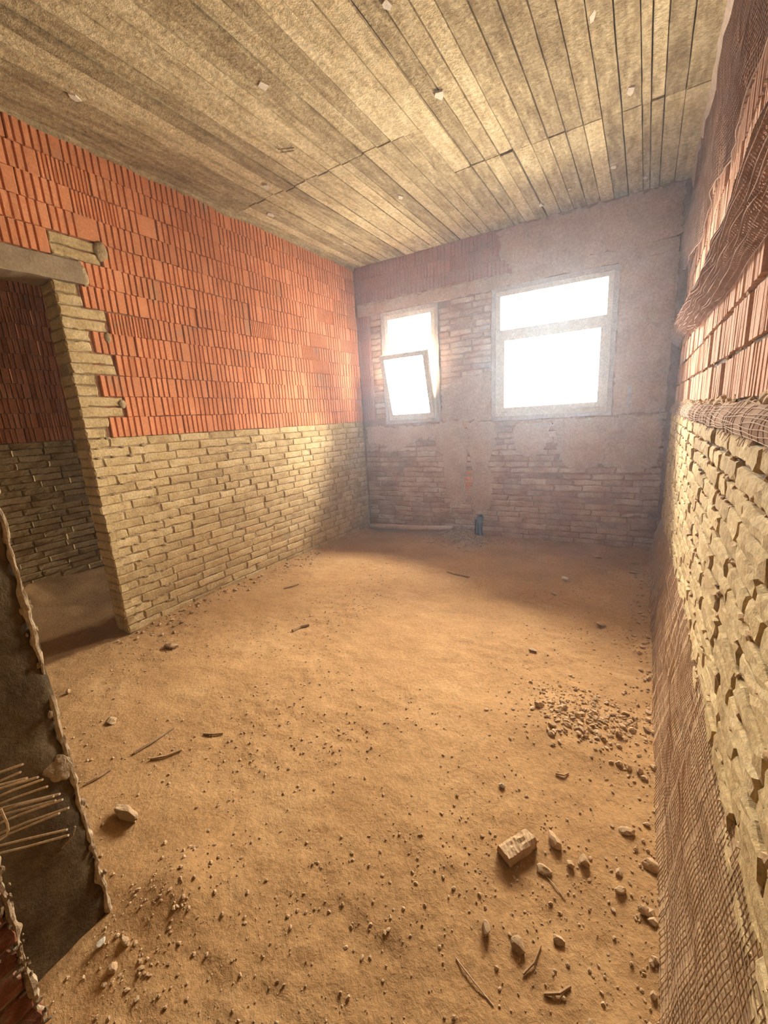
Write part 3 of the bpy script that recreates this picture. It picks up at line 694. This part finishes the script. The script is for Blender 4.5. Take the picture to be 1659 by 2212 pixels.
mb = MB(); mb.tube([p-pts[0] for p in pts], .0022, 6); tag(mb.build('binding_wire', M['steel'], loc=pts[0]), 'bent binding wire looped around the steel rods', 'wire')
bpy.context.view_layer.update()

# ================================================================== ADJOINING ROOM, corridor
mb = MB(); mb.box((XADJ-.25, YCOR-.2, -.05), (XADJ-.010, 4.4, H+.02))
wa = tag(mb.build('wall_adjoining', M['mortar']), 'far wall of the dim adjoining room', kind='structure')
for c in range(22):
    z = (c+.5)*CH; y = .75-random.uniform(0, .2)
    while y < 2.3:
        L_ = BP*random.uniform(.92, 1.06)
        o = link('brick', random.choice(tanv), None, wa, (XADJ+random.gauss(0, .004), y+L_/2, z)); o.rotation_euler = (0, 0, math.pi/2+random.gauss(0, .01)); o.scale = ((L_-.013)/.238, 1, .98); y += L_
for r in range(13):
    y = .70+(.12 if r % 2 else 0)
    while y < 2.4:
        o = link('hollow_block', pick_red(), None, wa, (XADJ+random.gauss(0, .002), y+.125, 1.318+(r+.5)*RP)); o.rotation_euler = (0, 0, math.pi/2); y += .25
mb = MB()
def slab_y(mb, x0, x1, z0, z1, y0, y1, holes):
    xs_ = sorted({x0, x1, *[v for h in holes for v in h[:2]]}); zs = sorted({z0, z1, *[v for h in holes for v in h[2:]]})
    for a, b in zip(xs_, xs_[1:]):
        for c, d in zip(zs, zs[1:]):
            if any(h[0] <= (a+b)/2 <= h[1] and h[2] <= (c+d)/2 <= h[3] for h in holes): continue
            mb.box((a, y0, c), (b, y1, d))
slab_y(mb, XADJ-.25, XU+.35, -.05, H+.02, YCOR-.2, YCOR, [(-4.65, -4.10, 1.20, 1.90)])
tag(mb.build('wall_corridor', M['mortar']), 'plain wall behind the photographer with a window opening', kind='structure')

mb = MB(); mb.box((-3.55, YCOR, -.05), (-3.40, YN0+.01, H+.02)); tag(mb.build('wall_light_block', M['mortar']), 'unseen partition added to darken the near side of the doorway', kind='structure')  # added out of view to keep window light off the foreground
# ================================================================== THINGS ON THE FLOOR
a = Vector((-2.80, 4.02, 0)); b = Vector((-1.74, 4.085, 0)); a.z = fh(a.x, a.y)+.034; b.z = fh(b.x, b.y)+.022; mb = MB()
pts = [a+(b-a)*i/12+Vector((0, 0, .004*math.sin(i*.6))) for i in range(13)]
t = bpy.data.objects.new('drain_pipe', None); col.objects.link(t); t.location = a
tag(t, 'long dusty pinkish pipe lying along the foot of the window wall', 'pipe')
mb.tube([p-a for p in pts], .028, 14); mb.build('tube', M['pipe'], t, smooth=True)
mb = MB(); d = (b-a).normalized(); mb.tube([d*.10, d*.16], .030, 14); mb.build('coupling', M['pipe'], t)
p0 = bk(1.432, .0, .045); t = bpy.data.objects.new('hole_stub', None); col.objects.link(t); t.location = p0  # upright tube standing for a dark hole with stained rubble
tag(t, 'short black upright tube standing for a dark hole at the window wall', 'pipe')
mb = MB(); mb.tube([(0, 0, -.02), (.0, .004, .12), (0, .008, .25)], .027, 12); mb.build('tube', M['black'], t, smooth=True)
mb = MB(); mb.tube([(0, .006, .19), (0, .008, .235)], .033, 12); mb.build('collar', M['black'], t)
mb = MB(); mb.tube([(-.034, -.03, 0), (-.036, -.026, .12), (-.034, -.02, .20)], .012, 8); mb.build('cable', M['black'], t)
# cable stub on the far right of the window wall
mb = MB(); mb.tube([bk(3.005, 1.14, .012), bk(3.003, 1.22, .012), bk(2.997, 1.30, .012)], .007, 6)
o = mb.build('cable_conduit', M['surround']); tag(o, 'short pale conduit on the window wall near the right corner', 'conduit')

def rock(name, px, py, size, label, cat='stone', seed=0, rotz=0, mat='stone', sub=2, ang=.8, group=None, sink=.3):
    p = on_floor(px, py); z = fh(p.x, p.y); V, Fc = stone(sub, size[0]/2, size[1]/2, size[2]/2, seed, .25, ang)
    zmin = V[:, 2].min(); V[:, 2] -= zmin
    me = mesh(name, V, Fc); o = link(name, me, M[mat], None, (p.x, p.y, z-size[2]*sink*.35)); o.rotation_euler = (0, 0, rotz)
    return tag(o, label, cat, group)
def chunk(name, px, py, dims, rotz, label, cat, seed, mat, tilt=0):
    r = np.random.default_rng(seed); L_, W_, Hh = dims; n = 16; mb = MB(); P = []
    for i in range(n+1):
        x = -L_/2+L_*i/n; rr = []
        for (cy_, cz) in ((-.5, 0), (-.5, .45), (-.47, .88), (-.30, 1), (-.1, .96), (.1, 1), (.30, .98), (.47, .86), (.5, .4), (.5, 0)):
            rr.append((x+(r.normal()*.02*L_ if i in (0, n) else 0), cy_*W_*(1+r.normal()*.03+.10*nz(x, cy_, 3, 30)), cz*Hh*(1+r.normal()*.04+.14*nz(x, cy_, 7, 35))))
        P.append(rr)
    mb.grid(P); mb.add(P[0], [tuple(range(10))]); mb.add(P[-1], [tuple(range(9, -1, -1))]); mb.add([P[0][0], P[0][-1], P[-1][-1], P[-1][0]], [(0, 1, 2, 3)])
    p = on_floor(px, py); o = mb.build(name, M[mat]); o.location = (p.x, p.y, fh(p.x, p.y)-.002); o.rotation_euler = (0, tilt, rotz)
    return tag(o, label, cat)
def stick(name, p1, p2, r, label, cat, mat='wood', bend=.006, lift=.004, k=5, group=None):
    a = on_floor(*p1); b = on_floor(*p2); a.z = fh(a.x, a.y)+lift; b.z = fh(b.x, b.y)+lift
    mid = (a+b)/2+Vector((bend, -bend, 0)); mid.z = fh(mid.x, mid.y)+lift+.002
    mb = MB(); mb.tube([Vector((0, 0, 0)), mid-a, b-a], r, k, r*.75); return tag(mb.build(name, M[mat], loc=a), label, cat, group)
chunk('brick_fragment', 1118, 1838, (.112, .050, .034), math.radians(58), 'rectangular broken brick piece lying on the dirt in the foreground', 'brick piece', 1, 'stone')
rock('mortar_chunk', 1196, 1822, (.060, .040, .032), 'jagged mortar chunk just beyond the rectangular brick piece', seed=11, rotz=-.8)
rock('mortar_chunk', 1261, 1868, (.036, .032, .034), 'small dark round lump to the side of the jagged mortar chunk', seed=12)
rock('mortar_chunk', 1176, 1882, (.045, .034, .020), 'crumbled clod below the rectangular brick piece', seed=13, sub=2)
rock('mortar_chunk', 1232, 1872, (.026, .022, .018), 'pebble-sized crumb next to the small dark round lump', seed=14)
rock('mortar_chunk', 1050, 2012, (.050, .022, .034), 'upright sliver of mortar casting a long dark shadow', seed=15, rotz=-1.2)
rock('mortar_chunk', 1120, 2045, (.045, .040, .022), 'flat pale clod near the bottom of the photo', seed=16)
rock('mortar_chunk', 1205, 2035, (.035, .030, .018), 'flattened reddish clod beside the pale one', seed=17)
rock('mortar_chunk', 1340, 1930, (.034, .022, .020), 'small dark clod in front of the slumped netting', seed=18, rotz=.6)
rock('mortar_chunk', 1388, 1978, (.032, .026, .024), 'dark crumb touching the slumped netting', seed=19)
rock('mortar_chunk', 1405, 1880, (.050, .040, .028), 'crumbly clump of dirt at the edge of the slumped netting', seed=20, sub=3)
rock('mortar_chunk', 1355, 1805, (.060, .030, .016), 'half-buried oblong lump of mortar on the floor', seed=21, rotz=.4)
rock('mortar_slab', 277, 1768, (.135, .046, .044), 'smooth oblong pale stone lying near the dark door jamb', seed=41, rotz=math.radians(4), sub=3, ang=.9)
rock('mortar_chunk', 372, 1398, (.110, .060, .045), 'pale stone by the end of the left wall', seed=22, rotz=.3)
rock('mortar_chunk', 1221, 1257, (.070, .055, .045), 'round whitish stone far out on the floor', seed=23, mat='chip')
rock('mortar_chunk', 148, 1497, (.035, .025, .035), 'little upright chip behind the door jamb', seed=24)
rock('mortar_chunk', 243, 1560, (.095, .050, .018), 'thin flat flake of mortar on the left of the floor', seed=25, rotz=.2)
rock('mortar_chunk', 1085, 1702, (.026, .020, .018), 'single pale pebble before the gravel patch', seed=26, mat='chip')
rock('mortar_chunk', 222, 2055, (.022, .035, .018), 'pinkish pebble at the foot of the door jamb', seed=27, mat='chip')
rock('mortar_chunk', 275, 2052, (.035, .018, .016), 'long pebble beside the pinkish one', seed=28)
rock('mortar_chunk', 247, 2108, (.030, .030, .022), 'dark clod below the pebbles by the door jamb', seed=29)
rock('mortar_chunk', 1152, 1405, (.050, .035, .022), 'small rubble lump in the middle of the floor', seed=30)
rock('mortar_chunk', 1162, 1528, (.052, .038, .026), 'pale angular chip at the upper end of the gravel patch', seed=31)
rock('mortar_chunk', 1300, 1352, (.075, .055, .030), 'half-sunk pale stone towards the right wall', seed=32, mat='stone')
rock('mortar_chunk', 1372, 1218, (.080, .040, .030), 'dark clod in the far right corner', seed=33, rotz=.3)
rock('mortar_chunk', 1368, 1240, (.100, .035, .022), 'long dark crumb in front of the far right corner', seed=34, rotz=.2)
rock('mortar_chunk', 1195, 1284, (.085, .035, .028), 'bent shard of mortar behind the middle of the floor', seed=35, rotz=-.5)
rock('mortar_chunk', 1290, 1205, (.085, .045, .035), 'crumb at the foot of the window wall', seed=36)
stick('wood_stick', (966, 1238), (1014, 1249), .011, 'short straight stick lying near the window wall', 'stick')
stick('wood_stick', (632, 1364), (668, 1352), .012, 'stubby bent stick in the middle left of the floor', 'stick', bend=-.012)
stick('wood_stick', (290, 1628), (375, 1572), .007, 'long thin twig with crumbs on the left of the floor', 'stick')
stick('wood_stick', (325, 1642), (392, 1622), .005, 'slim twig below the long thin one', 'stick')
stick('wood_stick', (186, 1696), (240, 1664), .006, 'dark twig touching the door jamb', 'stick')
stick('wood_stick', (440, 1586), (482, 1584), .005, 'tiny flat splinter in the left middle of the floor', 'stick')
stick('wood_stick', (613, 1272), (645, 1264), .009, 'small splinter near the foot of the left wall', 'stick')
stick('steel_wire', (985, 2072), (1066, 2174), .0016, 'straight thin wire at the bottom of the photo', 'wire', 'steel', bend=.002, lift=.002)
stick('steel_wire', (1178, 1892), (1221, 1944), .0016, 'thin wire running from the crumbled clod', 'wire', 'steel', bend=.001, lift=.002)
stick('wood_stick', (1175, 2150), (1232, 2136), .004, 'short flat splinter near the bottom edge', 'stick')
stick('wood_stick', (1200, 1676), (1228, 1674), .0035, 'little curved shaving below the gravel patch', 'stick', bend=.008)
stick('wood_stick', (1130, 2105), (1168, 2048), .003, 'faint twig between the two flat clods', 'stick')
# stones of the gravel patch
pat = [mesh('gravel_stone', *stone(1, 1, .75, .5, 1000+s, .3, .8)) for s in range(10)]
for m_ in pat: m_.materials.append(M['stone'])
n = 0
while n < 110:
    px = random.gauss(1262, 62); py = 1562+.10*(px-1262)+random.gauss(0, 26)
    if not (1150 < px < 1400 and 1490 < py < 1630): continue
    p = on_floor(px, py); s = random.choice([.010, .012, .014, .018, .022])
    o = link('gravel_stone', random.choice(pat), None, None, (p.x, p.y, fh(p.x, p.y)+s*.18)); o.scale = (s, s, s); o.rotation_euler = (random.gauss(0, .4), random.gauss(0, .4), random.uniform(0, 6.28))
    tag(o, 'small angular mortar chip in the gravel patch by the right wall', 'stone', 'chips of the gravel patch'); n += 1
# crumbs strewn everywhere
mb = MB(); small = [stone(1, 1, .8, .6, 2000+s, .4, .8) for s in range(12)]
def crumb(x, y, s):
    if x < -A+s or x > XR-s-.01 or y > YB+math.tan(AB)*(x+A)-s or (x < XJ+.02 and y < YN+.02) or y < .02: return
    V, Fc = small[random.randrange(12)]; a_ = random.uniform(0, 6.28); c_, s_ = math.cos(a_), math.sin(a_)
    R_ = np.array([[c_, s_, 0], [-s_, c_, 0], [0, 0, 1]]); mb.add((V*s)@R_+np.array([x, y, fh(x, y)+s*.2]), Fc)
cnt = 0
while cnt < 7600:
    x = random.uniform(-2.85, .14); y = random.uniform(.15, 4.15)
    dens = .25+.9*nz(x, y, 20, 1.4)+.5*nz(x, y, 31, 4.5)
    if y < 1.6: dens += .25
    if random.random() > dens: continue
    s = min(.008, .0020*random.paretovariate(1.9)); crumb(x, y, s); cnt += 1
for k in range(700): crumb(random.gauss(-.14, .14), random.gauss(1.74, .11), min(.012, .003*random.paretovariate(1.6)))
for k in range(500): crumb(-A+abs(random.gauss(0, .10)), random.uniform(YE-.1, 4.1), min(.02, .004*random.paretovariate(1.5)))
for k in range(400): crumb(.13-abs(random.gauss(0, .06)), random.uniform(.3, 4.2), min(.018, .004*random.paretovariate(1.5)))
for k in range(320): crumb(random.gauss(-1.60, .18), random.gauss(4.0, .10), min(.024, .006*random.paretovariate(1.5)))
for k in range(220): crumb(random.gauss(-1.06, .09), random.gauss(.33, .13), min(.009, .0024*random.paretovariate(1.6)))
for k in range(260): crumb(random.gauss(-.2, .2), random.gauss(.98, .14), min(.0055, .0020*random.paretovariate(1.8)))
tag(mb.build('floor_crumbs', M['stone']), 'loose crumbs of mortar and grit scattered over the floor', 'grit', kind='stuff')
# tangle of fibres by the pipe end
mb = MB()
for k in range(170):
    x = random.gauss(-1.52, .17); y = random.gauss(3.90, .10); z = fh(x, y)+random.uniform(.0, .02); a_ = random.uniform(0, 6.28); l_ = random.uniform(.02, .07)
    mb.tube([(x, y, z), (x+l_*.5*math.cos(a_), y+l_*.5*math.sin(a_), z+random.uniform(0, .02)), (x+l_*math.cos(a_+.4), y+l_*math.sin(a_+.4), z)], .0028, 3)
for k in range(60):
    x = random.gauss(-1.68, .09); y = random.gauss(4.08, .06); z = fh(x, y)+random.uniform(0, .03); a_ = random.uniform(0, 6.28); l_ = random.uniform(.03, .08)
    mb.tube([(x, y, z), (x+l_*.5*math.cos(a_), y+l_*.5*math.sin(a_), z+.02), (x+l_*math.cos(a_), y+l_*math.sin(a_), z)], .003, 3)
tag(mb.build('straw_fibres', M['wood']), 'tangle of straw fibres and shavings by the end of the pipe', 'straw', kind='stuff')

# ================================================================== haze volume added to imitate lens glare around the windows
hz = bpy.data.materials.new('glare_haze'); hz.use_nodes = True; nt = hz.node_tree; nt.nodes.remove(nt.nodes['Principled BSDF'])
vsn = nt.nodes.new('ShaderNodeVolumeScatter'); vsn.inputs['Color'].default_value = (.70, .86, 1.0, 1); vsn.inputs['Density'].default_value = .016; vsn.inputs['Anisotropy'].default_value = .62
nt.links.new(vsn.outputs[0], nt.nodes['Material Output'].inputs['Volume'])
mb = MB(); mb.box((-A+.02, .33, .03), (XR-.01, 4.12, H-.012))
tag(mb.build('glare_haze', hz), 'thin bluish haze added for the lens glare around the windows', 'haze', kind='stuff')
